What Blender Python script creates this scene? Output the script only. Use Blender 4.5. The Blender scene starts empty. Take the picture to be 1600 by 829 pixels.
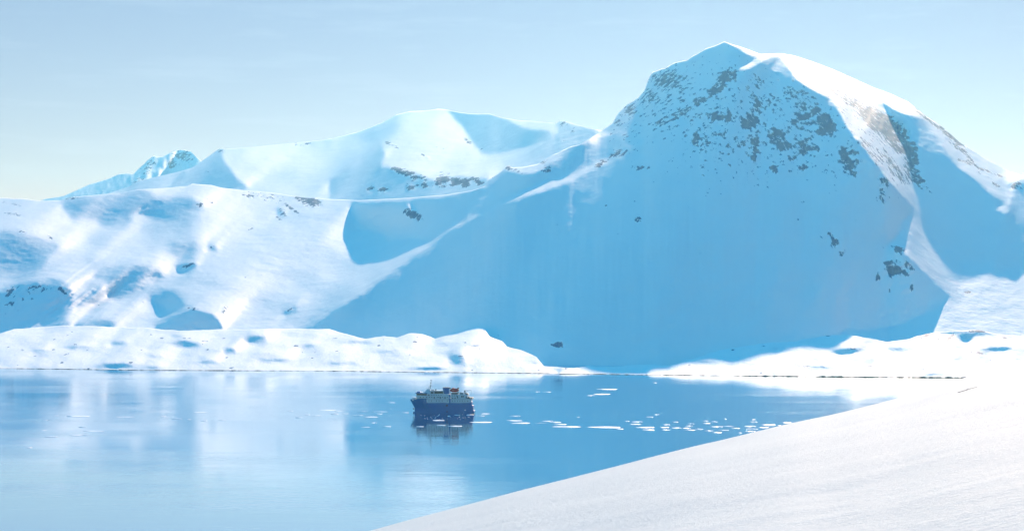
import bpy, math, random
import numpy as np
from mathutils import Vector

# ------------------------------------------------------------------ camera
F = 2500.0            # focal length in photo pixels (1600 wide)
CX, HY = 800.0, 450.0 # photo column of the view axis, photo row of the horizon
H = 96.0              # eye height above the water
W0, H0 = 1600, 829
scene = bpy.context.scene
C = scene.collection
cam = bpy.data.cameras.new('camera'); camo = bpy.data.objects.new('camera', cam); C.objects.link(camo)
camo.location = (0, 0, H); camo.rotation_euler = (math.pi/2, 0, 0)
cam.sensor_width = 36; cam.lens = F/W0*36
cam.shift_y = (HY - H0/2)/W0
cam.clip_start = 0.5; cam.clip_end = 60000
scene.camera = camo

# ------------------------------------------------------------------ sun, sky, exposure
SUN_EL, SUN_AZ = math.radians(23), math.radians(14)   # azimuth: clockwise (to the right) from the view axis
SX, SY, SZ = math.cos(SUN_EL)*math.sin(SUN_AZ), math.cos(SUN_EL)*math.cos(SUN_AZ), math.sin(SUN_EL)
sun = bpy.data.lights.new('sun', 'SUN'); suno = bpy.data.objects.new('sun', sun); C.objects.link(suno)
sun.energy = 5.0; sun.angle = math.radians(0.55); sun.color = (1.0, 0.73, 0.53)
suno.rotation_euler = Vector((SX, SY, SZ)).to_track_quat('Z', 'Y').to_euler()

w = bpy.data.worlds.new('World'); scene.world = w; w.use_nodes = True
nt = w.node_tree; N = nt.nodes; L = nt.links
bg = N['Background']; bg.inputs['Strength'].default_value = 0.122
sky = N.new('ShaderNodeTexSky'); sky.sky_type = 'NISHITA'; sky.sun_disc = False
sky.sun_elevation = SUN_EL; sky.sun_rotation = SUN_AZ
sky.altitude = 50; sky.air_density = 1.0; sky.dust_density = 0.0; sky.ozone_density = 6.0
geo = N.new('ShaderNodeTexCoord')
sep = N.new('ShaderNodeSeparateXYZ'); L.new(geo.outputs['Generated'], sep.inputs[0])
# tint of the clear air by height: pale near the horizon, deep cyan blue overhead
ramp = N.new('ShaderNodeValToRGB'); L.new(sep.outputs['Z'], ramp.inputs[0])
cr = ramp.color_ramp
cr.elements[0].position = 0.0; cr.elements[0].color = (0.62, 0.32, 0.305, 1)
cr.elements[1].position = 0.55; cr.elements[1].color = (0.0, 1.40, 1.44, 1)
e = cr.elements.new(0.2); e.color = (0.60, 0.39, 0.365, 1)
e = cr.elements.new(0.35); e.color = (0.02, 0.92, 0.95, 1)
mul = N.new('ShaderNodeMix'); mul.data_type = 'RGBA'; mul.blend_type = 'MULTIPLY'; mul.inputs[0].default_value = 1
L.new(sky.outputs[0], mul.inputs[6])
# sky tint across the view: stronger on the left, less green on the right
az = N.new('ShaderNodeMapRange'); az.inputs[1].default_value = -0.35; az.inputs[2].default_value = 0.4; L.new(sep.outputs['X'], az.inputs[0])
azc = N.new('ShaderNodeMix'); azc.data_type = 'RGBA'; L.new(az.outputs[0], azc.inputs[0]); azc.inputs[6].default_value = (1.26, 1.34, 1.17, 1); azc.inputs[7].default_value = (1.06, 0.84, 0.88, 1)
rz_ = N.new('ShaderNodeMix'); rz_.data_type = 'RGBA'; rz_.blend_type = 'MULTIPLY'; rz_.inputs[0].default_value = 1; L.new(ramp.outputs[0], rz_.inputs[6]); L.new(azc.outputs[2], rz_.inputs[7])
L.new(rz_.outputs[2], mul.inputs[7])
# thin cirrus
mp = N.new('ShaderNodeMapping'); mp.inputs['Scale'].default_value = (3.0, 3.0, 26.0); mp.inputs['Rotation'].default_value = (0, 0.06, 0)
L.new(geo.outputs['Generated'], mp.inputs[0])
cn = N.new('ShaderNodeTexNoise'); cn.inputs['Scale'].default_value = 3.2; cn.inputs['Detail'].default_value = 7; cn.inputs['Roughness'].default_value = 0.6
L.new(mp.outputs[0], cn.inputs['Vector'])
cr2 = N.new('ShaderNodeMapRange'); cr2.inputs[1].default_value = 0.52; cr2.inputs[2].default_value = 0.80; cr2.inputs[3].default_value = 0; cr2.inputs[4].default_value = 0.05
L.new(cn.outputs[0], cr2.inputs[0])
cm = N.new('ShaderNodeMix'); cm.data_type = 'RGBA'; L.new(cr2.outputs[0], cm.inputs[0]); L.new(mul.outputs[2], cm.inputs[6])
cm.inputs[7].default_value = (8, 8.5, 8.8, 1)
L.new(cm.outputs[2], bg.inputs['Color'])

scene.view_settings.view_transform = 'Standard'; scene.view_settings.look = 'None'
scene.view_settings.exposure = 0.76; scene.view_settings.gamma = 1
scene.render.engine = 'CYCLES'
scene.cycles.use_denoising = True
scene.cycles.max_bounces = 6; scene.cycles.volume_bounces = 1; scene.cycles.diffuse_bounces = 2
scene.cycles.glossy_bounces = 3; scene.cycles.transmission_bounces = 2
scene.cycles.caustics_reflective = False; scene.cycles.caustics_refractive = False

# ------------------------------------------------------------------ helpers
random.seed(7); rng = np.random.default_rng(11)
def at(x, y, D):
    """the point that stands at forward distance D on the sight line of photo pixel (x, y)"""
    return Vector(((x-CX)/F*D, D, H + (HY-y)/F*D))
def on_water(x, y, z=0.0):
    return at(x, y, (H-z)*F/(y-HY))

def tag(o, label=None, cat=None, group=None, kind=None):
    if label: o['label'] = label
    if cat: o['category'] = cat
    if group: o['group'] = group
    if kind: o['kind'] = kind
    return o
def mesh_obj(name, verts, faces, mat, parent=None, smooth=False):
    me = bpy.data.meshes.new(name)
    me.from_pydata([tuple(v) for v in verts], [], faces); me.update()
    if smooth:
        me.polygons.foreach_set('use_smooth', [True]*len(me.polygons))
    o = bpy.data.objects.new(name, me); C.objects.link(o)
    if mat: me.materials.append(mat)
    if parent: o.parent = parent
    return o

def fbm(ny, nx, sy, sx, octaves=5, gain=0.5, seed=0):
    """smooth random field, feature size sy x sx cells, about -1..1"""
    r = np.random.default_rng(seed)
    out = np.zeros((ny, nx)); amp = 1.0; tot = 0
    for o in range(octaves):
        gy, gx = max(sy/2**o, 1.01), max(sx/2**o, 1.01)
        my, mx = int(ny/gy)+4, int(nx/gx)+4
        g = r.uniform(-1, 1, (my, mx))
        def cub(t):
            return np.stack([(-t+2*t*t-t**3)/2, (2-5*t*t+3*t**3)/2, (t+4*t*t-3*t**3)/2, (-t*t+t**3)/2], -1)
        py = np.arange(ny)/gy; px = np.arange(nx)/gx
        iy = py.astype(int); ix = px.astype(int)
        wy = cub(py-iy); wx = cub(px-ix)
        tmp = sum(wy[:, k, None]*g[iy+k] for k in range(4))
        res = sum(wx[None, :, k]*tmp[:, ix+k] for k in range(4))
        out += amp*res; tot += amp*amp; amp *= gain
    return out/math.sqrt(tot)*1.3

def blur(a, s):
    if s <= 0: return a
    r = int(3*s)+1; k = np.exp(-0.5*(np.arange(-r, r+1)/s)**2); k /= k.sum()
    p = np.pad(a, ((r, r), (0, 0)), 'edge')
    a = sum(k[i]*p[i:i+a.shape[0]] for i in range(2*r+1))
    p = np.pad(a, ((0, 0), (r, r)), 'edge')
    return sum(k[i]*p[:, i:i+a.shape[1]] for i in range(2*r+1))

X0, X1 = -260.0, 1860.0
class Grid:
    def __init__(s, step, y0, y1):
        s.step = step; s.nx = int((X1-X0)/step)+1; s.ny = int((y1-y0)/step)+1
        s.x = X0+np.arange(s.nx)*step; s.y = y0+np.arange(s.ny)*step; s.y0 = y0
        s.XX, s.YY = np.meshgrid(s.x, s.y)
    def warp(s, amp):
        if not hasattr(s, 'wx'):
            s.wx = fbm(s.ny, s.nx, 26/s.step, 34/s.step, 4, 0.55, seed=91); s.wy = fbm(s.ny, s.nx, 14/s.step, 34/s.step, 4, 0.55, seed=92)
        return s.XX+amp*1.6*s.wx, s.YY+amp*0.8*s.wy
    def poly(s, pts, sig=2.0):
        m = np.zeros((s.ny, s.nx), bool); n = len(pts)
        UX, UY = s.warp(min(7.0, max(0.6, (sig-1)*2.2)))
        sig = sig*(1.25 if sig < 2.4 else 1.8)
        for i in range(n):
            (xa, ya), (xb, yb) = pts[i], pts[(i+1) % n]
            if ya == yb: continue
            c = ((UY < ya) != (UY < yb)) & (UX < (xb-xa)*(UY-ya)/(yb-ya)+xa)
            m ^= c
        return blur(m.astype(float), sig/s.step)
    def ell(s, cx, cy, rx, ry, tilt=0.0):
        UX, UY = s.warp(2.0)
        dx = UX-cx; dy = UY-cy-tilt*(UX-cx)
        return np.exp(-((dx/rx)**2+(dy/ry)**2)**1.5)

def curve(pts, x):
    p = np.array(pts, float); return np.interp(x, p[:, 0], p[:, 1])

def solve(T, AL, BE, GA, GB, WB, fix, ufix, step, lam, ws, iters, u0):
    """least squares log-distance u: AL*u_a + BE*u_b near T, gradient near (GA, GB), held at the foot"""
    h = step/F
    def dx(u): return (u[:, 1:]-u[:, :-1])/h
    def dxT(g):
        o = np.zeros((g.shape[0], g.shape[1]+1)); o[:, 1:] += g; o[:, :-1] -= g; return o/h
    def db(u): return (u[:-1]-u[1:])/h          # image row up = +b
    def dbT(g):
        o = np.zeros((g.shape[0]+1, g.shape[1])); o[:-1] += g; o[1:] -= g; return o/h
    c = lambda a: 0.25*(a[1:, 1:]+a[1:, :-1]+a[:-1, 1:]+a[:-1, :-1])
    Tc, Ac, Bc = c(T), c(AL), c(BE)
    wf = fix*(1.0/h)*2
    wb = np.sqrt(ws**2+0.5*(WB[1:]+WB[:-1]))
    def fwd(u):
        a = dx(u); b = db(u)
        ac = 0.5*(a[1:]+a[:-1]); bc = 0.5*(b[:, 1:]+b[:, :-1])
        return (Ac*ac+Bc*bc, ws*a, wb*b, lam*(a[:, 1:]-a[:, :-1]), lam*(b[1:]-b[:-1]), wf*u)
    def adj(r):
        r1, r2, r3, r4, r5, r6 = r
        ga = np.zeros((T.shape[0], T.shape[1]-1)); gb = np.zeros((T.shape[0]-1, T.shape[1]))
        t = Ac*r1*0.5; ga[1:] += t; ga[:-1] += t
        t = Bc*r1*0.5; gb[:, 1:] += t; gb[:, :-1] += t
        ga += ws*r2; gb += wb*r3
        ga[:, 1:] += lam*r4; ga[:, :-1] -= lam*r4
        gb[1:] += lam*r5; gb[:-1] -= lam*r5
        return dxT(ga)+dbT(gb)+wf*r6
    GAx = 0.5*(GA[:, 1:]+GA[:, :-1]); GBx = 0.5*(GB[1:]+GB[:-1])
    rhs = adj((Tc, ws*GAx, wb*GBx, 0*T[:, 2:], 0*T[2:], wf*ufix))
    u = u0.copy(); A = lambda v: adj(fwd(v))
    r = rhs-A(u); p = r.copy(); rs = (r*r).sum(); r0 = rs
    for k in range(iters):
        Ap = A(p); al = rs/(p*Ap).sum(); u += al*p; r -= al*Ap
        rn = (r*r).sum()
        if rn < 1e-10*r0: break
        p = r+rn/rs*p; rs = rn
    return u

def up(a, ny, nx):
    yy = np.linspace(0, a.shape[0]-1, ny); xx = np.linspace(0, a.shape[1]-1, nx)
    iy = np.minimum(yy.astype(int), a.shape[0]-2); ix = np.minimum(xx.astype(int), a.shape[1]-2)
    fy = (yy-iy)[:, None]; fx = (xx-ix)[None]
    return (a[iy][:, ix]*(1-fy)*(1-fx)+a[iy+1][:, ix]*fy*(1-fx)+a[iy][:, ix+1]*(1-fy)*fx+a[iy+1][:, ix+1]*fy*fx)
def sample(a, py, px):
    py = np.clip(py, 0, a.shape[0]-1.001); px = np.clip(px, 0, a.shape[1]-1.001)
    iy = py.astype(int); ix = px.astype(int); fy = py-iy; fx = px-ix
    return a[iy, ix]*(1-fy)*(1-fx)+a[iy+1, ix]*fy*(1-fx)+a[iy, ix+1]*(1-fy)*fx+a[iy+1, ix+1]*fy*fx

def relief(y0, y1, step, top, bot, Dtop, Dbot, light, detail=None, floor_b=1.1, ws=0.09, lam=0.16, dark_ok=True):
    """log-distance field of a hillside between two silhouettes whose slopes face or turn from the sun"""
    u = None
    for st in (step*16, step*8, step*4, step*2, step):
        g = Grid(st, y0, y1)
        yt = curve(top, g.x)[None]; yb = curve(bot, g.x)[None]
        ut = np.log(curve(Dtop, g.x))[None]; ub = np.log(curve(Dbot, g.x))[None]
        v = (yb-g.YY)/(yb-yt)                       # 0 at the foot, 1 at the crest
        pr = ub+(ut-ub)*np.clip(v, -0.2, 1.3)
        h = st/F
        PA = np.gradient(pr, axis=1)/h; PB = -np.gradient(pr, axis=0)/h
        b = (HY-g.YY)/F; a = (g.XX-CX)/F
        AL = SX-a*SY+0*g.XX
        BE = SZ-b*SY
        Lm = light(g)                                # wanted n.s (negative: turned away)
        fix = np.zeros_like(g.XX)
        fix[np.abs(g.YY-yb) <= st*0.6] = 1.0
        fix[np.abs(g.YY-yt) <= st*0.6] = 0.01
        fix[g.YY > yb+st*2] = 0.3
        u = pr if u is None else up(u, g.ny, g.nx)
        inside = (g.YY < yb) & (g.YY > yt-3)
        for it in range(3 if st > step else 2):
            ua = np.gradient(u, axis=1)/h; uvb = -np.gradient(u, axis=0)/h
            mag = np.sqrt(1+uvb**2+ua**2); mag = blur(np.clip(mag, 3.5, 10), 36/st)
            cur = AL*ua+BE*uvb-SY
            T = SY+np.where(Lm > 0, Lm*mag, np.minimum(Lm, cur))
            low = inside & (uvb < floor_b+0.1)
            WB = np.where(low, 0.8, 0.0)
            GB = np.where(low, floor_b+0.3, PB)
            u = solve(T, AL, BE, PA, GB, WB, fix, pr, st, lam, ws, 70, u)
    g = Grid(step, y0, y1)
    if detail is not None: u = u+detail(g)
    return g, u

def sheet(name, g, u, top, bot, mat, rows, rock=None, back=(60, 220), cols=None, parent=None, xlim=None, backdrop=-15.0):
    xs = g.x if xlim is None else g.x[(g.x >= xlim[0]) & (g.x <= xlim[1])]
    nx = len(xs); yt = curve(top, xs); yb = curve(bot, xs)
    v = np.linspace(0, 1, rows)[:, None]
    Y = yb[None]+(yt-yb)[None]*v
    XX = np.broadcast_to(xs[None], Y.shape)
    px = (XX-g.x[0])/g.step; py = (Y-g.y0)/g.step
    D = np.exp(sample(u, py, px))
    P = np.stack([(XX-CX)/F*D, D, H+(HY-Y)/F*D], -1)
    # the far side of the crest: rounds over and falls away
    top3 = P[-1]; prev = P[-1]; extra = []
    zt = top3[:, 2]
    for f, dz in ((0.06, 0.02), (0.2, 0.12), (0.5, 0.4), (1.0, 1.0)):
        q = top3.copy(); q[:, 1] += (back[0]+back[1]*f*3)*f+2; q[:, 2] = zt-(zt-backdrop)*dz*0.999
        q[:, 0] = (xs-CX)/F*q[:, 1]
        extra.append(q)
    P = np.concatenate([P]+[q[None] for q in extra], 0)
    R, _, _ = P.shape
    V = P.reshape(-1, 3)
    idx = np.arange(R*nx).reshape(R, nx)
    q = np.stack([idx[:-1, :-1], idx[:-1, 1:], idx[1:, 1:], idx[1:, :-1]], -1).reshape(-1, 4)
    me = bpy.data.meshes.new(name)
    me.vertices.add(len(V)); me.vertices.foreach_set('co', V.astype(np.float32).ravel())
    me.loops.add(q.size); me.loops.foreach_set('vertex_index', q.ravel().astype(np.int32))
    me.polygons.add(len(q)); me.polygons.foreach_set('loop_start', (np.arange(len(q))*4).astype(np.int32))
    me.polygons.foreach_set('loop_total', np.full(len(q), 4, np.int32))
    me.polygons.foreach_set('use_smooth', np.ones(len(q), bool))
    me.update(calc_edges=True)
    if rock is not None:
        rv = sample(rock, np.clip(py, 0, None), px)
        rv = np.concatenate([rv, np.zeros((4, nx))], 0).ravel().astype(np.float32)
        at_ = me.attributes.new('bare', 'FLOAT', 'POINT'); at_.data.foreach_set('value', rv)
    me.materials.append(mat)
    o = bpy.data.objects.new(name, me); C.objects.link(o)
    return o

# ------------------------------------------------------------------ materials
def newmat(name):
    m = bpy.data.materials.new(name); m.use_nodes = True
    return m, m.node_tree.nodes, m.node_tree.links, m.node_tree.nodes['Principled BSDF']
def plain(name, col, rough=0.5, metal=0.0, spec=0.5, var=0.06, scale=1.5):
    m, n, l, p = newmat(name)
    tc = n.new('ShaderNodeTexCoord'); no = n.new('ShaderNodeTexNoise'); no.inputs['Scale'].default_value = scale; no.inputs['Detail'].default_value = 5
    l.new(tc.outputs['Object'], no.inputs['Vector'])
    mx = n.new('ShaderNodeMix'); mx.data_type = 'RGBA'
    mx.inputs[6].default_value = (*[c*(1-var) for c in col], 1); mx.inputs[7].default_value = (*[min(1, c*(1+var)) for c in col], 1)
    l.new(no.outputs[0], mx.inputs[0]); l.new(mx.outputs[2], p.inputs['Base Color'])
    p.inputs['Roughness'].default_value = rough; p.inputs['Metallic'].default_value = metal
    p.inputs['Specular IOR Level'].default_value = spec
    return m

def snow_mat(name, rock_scale=0.02, bumps=((0.02, 6.0), (0.15, 0.5)), col=(0.80, 0.86, 0.90), rock=True, stretch=(1, 1, 1), rockcol=(0.08, 0.155, 0.25)):
    m, n, l, p = newmat(name)
    tc = n.new('ShaderNodeTexCoord')
    mp = n.new('ShaderNodeMapping'); mp.inputs['Scale'].default_value = stretch; l.new(tc.outputs['Object'], mp.inputs[0])
    no = n.new('ShaderNodeTexNoise'); no.inputs['Scale'].default_value = bumps[0][0]*0.5; no.inputs['Detail'].default_value = 6
    l.new(mp.outputs[0], no.inputs['Vector'])
    base = n.new('ShaderNodeMix'); base.data_type = 'RGBA'; l.new(no.outputs[0], base.inputs[0])
    base.inputs[6].default_value = (*[c*0.96 for c in col], 1); base.inputs[7].default_value = (*[min(1, c*1.03) for c in col], 1)
    last = None
    for sc, dist in bumps:
        b = n.new('ShaderNodeTexNoise'); b.inputs['Scale'].default_value = sc; b.inputs['Detail'].default_value = 5; b.inputs['Roughness'].default_value = 0.6
        l.new(mp.outputs[0], b.inputs['Vector'])
        bu = n.new('ShaderNodeBump'); bu.inputs['Strength'].default_value = 1.0; bu.inputs['Distance'].default_value = dist
        l.new(b.outputs[0], bu.inputs['Height'])
        if last: l.new(last.outputs[0], bu.inputs['Normal'])
        last = bu
    l.new(last.outputs[0], p.inputs['Normal'])
    p.inputs['Roughness'].default_value = 0.7; p.inputs['Specular IOR Level'].default_value = 0.06
    if rock:
        a = n.new('ShaderNodeAttribute'); a.attribute_name = 'bare'
        rn = n.new('ShaderNodeTexNoise'); rn.inputs['Scale'].default_value = rock_scale; rn.inputs['Detail'].default_value = 8; rn.inputs['Roughness'].default_value = 0.68
        ad = n.new('ShaderNodeMath'); ad.operation = 'ADD'; l.new(a.outputs['Fac'], ad.inputs[0])
        mm = n.new('ShaderNodeMath'); mm.operation = 'MULTIPLY_ADD'; mm.inputs[1].default_value = 2.2; mm.inputs[2].default_value = -0.6; l.new(rn.outputs[0], mm.inputs[0])
        l.new(mm.outputs[0], ad.inputs[1])
        rmp = n.new('ShaderNodeMapping'); rmp.inputs['Rotation'].default_value = (0, math.radians(-35), 0); rmp.inputs['Scale'].default_value = (1.25, 0.5, 0.62)
        l.new(tc.outputs['Object'], rmp.inputs[0]); l.new(rmp.outputs[0], rn.inputs['Vector'])
        mr = n.new('ShaderNodeMapRange'); mr.inputs[1].default_value = 0.92; mr.inputs[2].default_value = 0.97
        l.new(ad.outputs[0], mr.inputs[0])
        cmx = n.new('ShaderNodeMix'); cmx.data_type = 'RGBA'; l.new(mr.outputs[0], cmx.inputs[0]); l.new(base.outputs[2], cmx.inputs[6])
        rc = n.new('ShaderNodeMix'); rc.data_type = 'RGBA'; l.new(rn.outputs[0], rc.inputs[0])
        rc.inputs[6].default_value = (*[c*0.6 for c in rockcol], 1); rc.inputs[7].default_value = (*[c*1.5 for c in rockcol], 1)
        l.new(rc.outputs[2], cmx.inputs[7]); l.new(cmx.outputs[2], p.inputs['Base Color'])
    else:
        l.new(base.outputs[2], p.inputs['Base Color'])
    return m

SNOW = (0.90, 0.88, 0.87)
M_snow_mtn = snow_mat('mountain_snow', rock_scale=0.085, bumps=((0.03, 1.4), (0.2, 0.4)), col=SNOW)
M_snow_back = snow_mat('back_snow', rock_scale=0.03, bumps=((0.015, 3.0), (0.1, 0.6)), col=SNOW)
M_snow_shore = snow_mat('shore_snow', rock_scale=0.09, bumps=((0.05, 1.5), (0.4, 0.25)), col=SNOW, stretch=(1, 0.5, 1))
M_fore = None

# ------------------------------------------------------------------ terrain: traced silhouettes (photo pixels) with their real distances
MOR_TOP = [(-260,520),(-60,522),(0,520),(20,514),(50,512),(100,508),(160,510),(230,512),(260,515),(300,516),(345,514),(370,515),(430,513),(490,514),(515,513),(530,519),(570,529),(600,525),(620,527),(640,520),(660,521),(680,529),(700,522),(725,515),(745,510),(756,512),(765,525),(785,533),(792,541),(815,547),(838,557),(850,571),(880,574),(905,574),(920,571),(960,572),(1000,569),(1025,569),(1045,571),(1080,562),(1120,548),(1160,541),(1200,536),(1240,533),(1290,524),(1330,523),(1365,530),(1385,534),(1420,529),(1450,521),(1475,518),(1495,517),(1530,515),(1560,522),(1600,524),(1660,527),(1860,520)]
SHORE = [(-260,572),(0,575),(250,578),(500,579),(900,583.5),(1030,585.5),(1170,587),(1350,589),(1500,590),(1860,591)]
MOR_D = [(-260,2560),(480,2460),(620,2290),(740,2130),(800,2050),(850,1960),(1030,1950),(1100,1985),(1200,2015),(1330,2060),(1500,2090),(1860,2110)]
SHORE_D = [(x, H*F/(y-HY)) for x, y in SHORE]

def light_moraine(g):
    T = (0.31-0.14*np.clip((g.XX-1000)/400, 0, 1))+0.09*fbm(g.ny, g.nx, 8/g.step, 40/g.step, 4, 0.6, seed=3)
    for cx, cy, rx, ry in [(185,536,12,4),(290,537,20,4.5),(275,525,8,3),(400,529,16,8),(362,549,8,4),(110,576,50,2),(178,571,30,4.5),(232,575,20,2.5),(478,539,16,3),
        (714,561,11,7),(668,577,24,2.5),(740,538,14,3),(1325,549,20,4),(1215,543,16,2.5),(1475,519,22,2),(1505,528,12,6),(1365,527,22,3),(1530,522,16,3),(1455,585,12,2),
        (60,548,14,3),(120,541,14,3),(240,557,14,3),(560,536,20,3),(600,548,20,3),(870,577,12,2),(930,575,10,2),(985,572,20,2),(1100,563,18,2),(835,567,12,2.5),
        (1560,545,20,3),(1290,572,16,2),(1410,545,20,3),(430,562,25,3),(330,566,20,3),(530,566,20,3)]:
        wgt = 1.0 if (cx, cy) in ((185,536),(290,537),(400,529),(362,549),(178,571),(714,561),(668,577),(1325,549),(1505,528),(110,576),(232,575),(1365,527),(1475,519)) else 0.5
        T = T-(0.75*wgt)*g.ell(cx, cy, rx, ry)
    return T
mor_bot = [(x, y) for x, y in SHORE]
gM, uM = relief(490, 600, 2.0, MOR_TOP, mor_bot, MOR_D, SHORE_D, light_moraine,
                detail=lambda g: 0.0006*fbm(g.ny, g.nx, 5, 14, 4, 0.5, seed=5))

# --- main mountain with the valley on its left
TOP1 = [(-260,318),(-60,312),(0,309),(30,309),(60,313),(95,313),(110,308),(190,301),(215,296),(250,294),(290,291),(300,287),(330,289),(345,293),(380,297),(420,300),(440,303),(460,307),(490,310),(520,311),(560,313),(640,309),(700,304),(740,297),(758,291),(765,279),(772,276),(785,266),(794,259),(800,262),(815,261),(830,258),(845,254),(866,242),(880,235),(892,229),(905,226),(925,214),(945,201),(958,192),(968,176),(980,162),(1000,150),(1008,140),(1012,128),(1020,113),(1034,105),(1040,105),(1052,98),(1075,93),(1088,85),(1103,76),(1118,71),(1132,65),(1142,69),(1158,74),(1175,80),(1188,85),(1205,84),(1222,84),(1240,87),(1265,95),(1300,108),(1330,121),(1365,137),(1395,148),(1420,160),(1432,170),(1450,183),(1470,197),(1500,222),(1535,245),(1560,258),(1577,268),(1600,274),(1650,276),(1700,280),(1860,300)]
_xs = np.arange(X0, X1+1, 10.0)
_k = np.exp(-0.5*(np.arange(-9, 10)/3.5)**2); _k /= _k.sum()
_mt = np.convolve(np.pad(curve(MOR_TOP, _xs), 9, 'edge'), _k, 'valid')
BOT1 = list(zip(_xs, np.minimum(np.maximum(_mt+9, curve(MOR_TOP, _xs)+5), 581)))
D1B = [(x, d+25) for x, d in MOR_D]
D1T = [(-260,5200),(0,5200),(300,4900),(460,4300),(560,3600),(700,3050),(760,2850),(800,2760),(840,2740),(880,2730),(920,2740),(960,2790),(1040,3030),(1130,3290),(1180,3430),(1250,3580),(1350,3450),(1440,3340),(1500,3360),(1600,3390),(1860,3350)]
SH1 = [ # (polygon, blur, weight)
 ([(98,320),(108,309),(160,308),(195,301),(225,299),(245,313),(300,314),(318,322),(300,333),(262,347),(240,340),(215,331),(195,345),(175,351),(152,350),(156,339),(115,341),(100,328)],2.5,1),
 ([(215,350),(250,335),(310,325),(300,345),(240,362)],8,.6),
 ([(-260,370),(-40,362),(20,361),(60,367),(92,380),(97,388),(70,402),(50,416),(20,426),(-40,432),(-260,440)],4,1),
 ([(138,371),(168,371),(168,382),(142,382)],5,.6),
 ([(262,378),(298,376),(298,402),(250,388)],5,.85),
 ([(130,402),(150,402),(148,410),(132,408)],4,.5),
 ([(148,426),(172,420),(250,419),(247,430),(208,463),(186,468),(166,458),(172,440),(152,433)],3,1),
 ([(118,450),(136,442),(162,450),(156,470),(135,479),(116,479)],4,.9),
 ([(-260,460),(-40,455),(5,452),(30,443),(60,440),(90,443),(112,455),(119,475),(90,496),(55,514),(20,519),(0,524),(-260,530)],2.5,1.1),
 ([(238,463),(270,455),(292,470),(272,481),(250,476)],4,.9),
 ([(70,510),(100,500),(112,505),(92,518),(70,518)],3,.9), ([(108,508),(150,503),(182,511),(120,516)],3,.9),
 ([(238,516),(262,498),(300,483),(330,491),(350,511),(342,522),(255,524)],2,1.1),
 ([(276,417),(300,410),(310,414),(292,425),(279,425)],1.5,.9),
 ([(322,384),(334,383),(336,390),(324,390)],2,.7),
 ([(300,315),(317,316),(316,323),(304,322)],2,.6),
 ([(432,326),(446,330),(440,338),(432,334)],2,.7), ([(440,490),(462,478),(466,479),(446,496)],2,.6),
 # basin behind the front spur
 ([(549,330),(553,317),(640,313),(700,307),(760,293),(770,283),(790,265),(830,275),(850,264),(870,247),(900,230),(960,207),(1010,217),(960,245),(900,270),(850,287),(800,303),(760,325),(700,355),(672,378),(645,373),(625,375),(605,377),(595,366),(570,361),(552,354)],2,1),
 # the big face
 ([(470,525),(500,502),(560,464),(600,434),(640,404),(672,384),(700,362),(760,330),(800,312),(870,292),(905,274),(960,247),(1010,217),(960,205),(930,205),(1010,90),(1040,95),(1080,80),(1110,66),(1131,60),(1142,72),(1175,86),(1188,90),(1150,107),(1165,109),(1190,97),(1205,88),(1222,88),(1232,105),(1245,125),(1280,145),(1300,155),(1312,175),(1320,195),(1335,215),(1350,232),(1372,262),(1390,285),(1408,305),(1424,330),(1405,345),(1408,362),(1385,385),(1400,395),(1415,402),(1440,425),(1485,462),(1458,484),(1405,506),(1340,516),(1326,509),(1312,522),(1200,545),(1030,585),(850,585),(790,550),(757,535),(700,540),(600,540),(480,530)],1.6,1),
 # hollow on the right flank
 ([(1372,158),(1400,176),(1430,181),(1440,184),(1450,192),(1457,206),(1476,236),(1500,265),(1530,285),(1545,300),(1570,315),(1558,325),(1578,340),(1581,300),(1574,286),(1600,281),(1860,290),(1860,440),(1600,425),(1580,420),(1560,423),(1553,427),(1550,410),(1495,405),(1490,392),(1465,382),(1440,350),(1437,320),(1428,290),(1420,260),(1417,215),(1397,190)],1.6,1),
]
LT1 = [ ([(778,317),(850,287),(905,266),(945,248),(950,250),(905,276),(895,283),(850,298),(805,317)],1.5,.8),
 ([(865,261),(905,234),(909,238),(874,263)],1.5,.35), ([(876,272),(888,262),(890,266),(878,274)],1.5,.2),
 ([(795,262),(820,259),(868,241),(871,244),(832,266),(805,267)],1.2,.9),
 ([(970,228),(1010,212),(1026,196),(1031,200),(1010,217),(985,230)],1.3,1),
 ([(635,319),(640,318),(650,329),(640,329)],1,1),
 ([(690,362),(650,384),(660,388),(700,364)],1.2,.5) ]
def light_main(g):
    fx = np.clip((g.XX-430)/400, 0, 1)
    T = 0.235+0.03*fbm(g.ny, g.nx, 26/g.step, 90/g.step, 4, 0.5, seed=21)
    # wind-packed drifts that run down the valley to the right
    sh = g.YY-0.35*(g.XX-300)
    T = T+0.02*np.sin(sh/9.0+2.2*fbm(g.ny, g.nx, 60/g.step, 60/g.step, 2, 0.5, seed=8))*np.clip((g.XX-250)/150, 0, 1)*np.clip((700-g.XX)/100, 0, 1)
    m = np.zeros_like(T)
    for p, s, wt in SH1: m = np.maximum(m, wt*g.poly(p, s))
    lit = np.zeros_like(T)
    for p, s, wt in LT1: lit = np.maximum(lit, wt*g.poly(p, s))
    m = m*(1-lit)
    dark = -0.35-0.05*fbm(g.ny, g.nx, 30/g.step, 20/g.step, 4, 0.5, seed=9)
    lw = np.clip((450-g.XX)/40, 0, 1); dark = dark*(1-lw)-0.40*lw
    lf = g.poly([(530,300),(800,300),(700,350),(668,378),(640,395),(530,395)], 3); dark = dark*(1-lf)-0.05*lf
    rt = np.clip((g.XX-1400)/60, 0, 1)
    T = T*(1-rt)+(0.12-0.03*np.clip((g.YY-330)/30, 0, 1))*rt; dark = dark*(1-rt)-(0.15+0.16*np.clip((320-g.YY)/40, 0, 1)*np.clip((g.XX-1450)/40, 0, 1))*rt
    return T*(1-m)+dark*m
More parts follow.
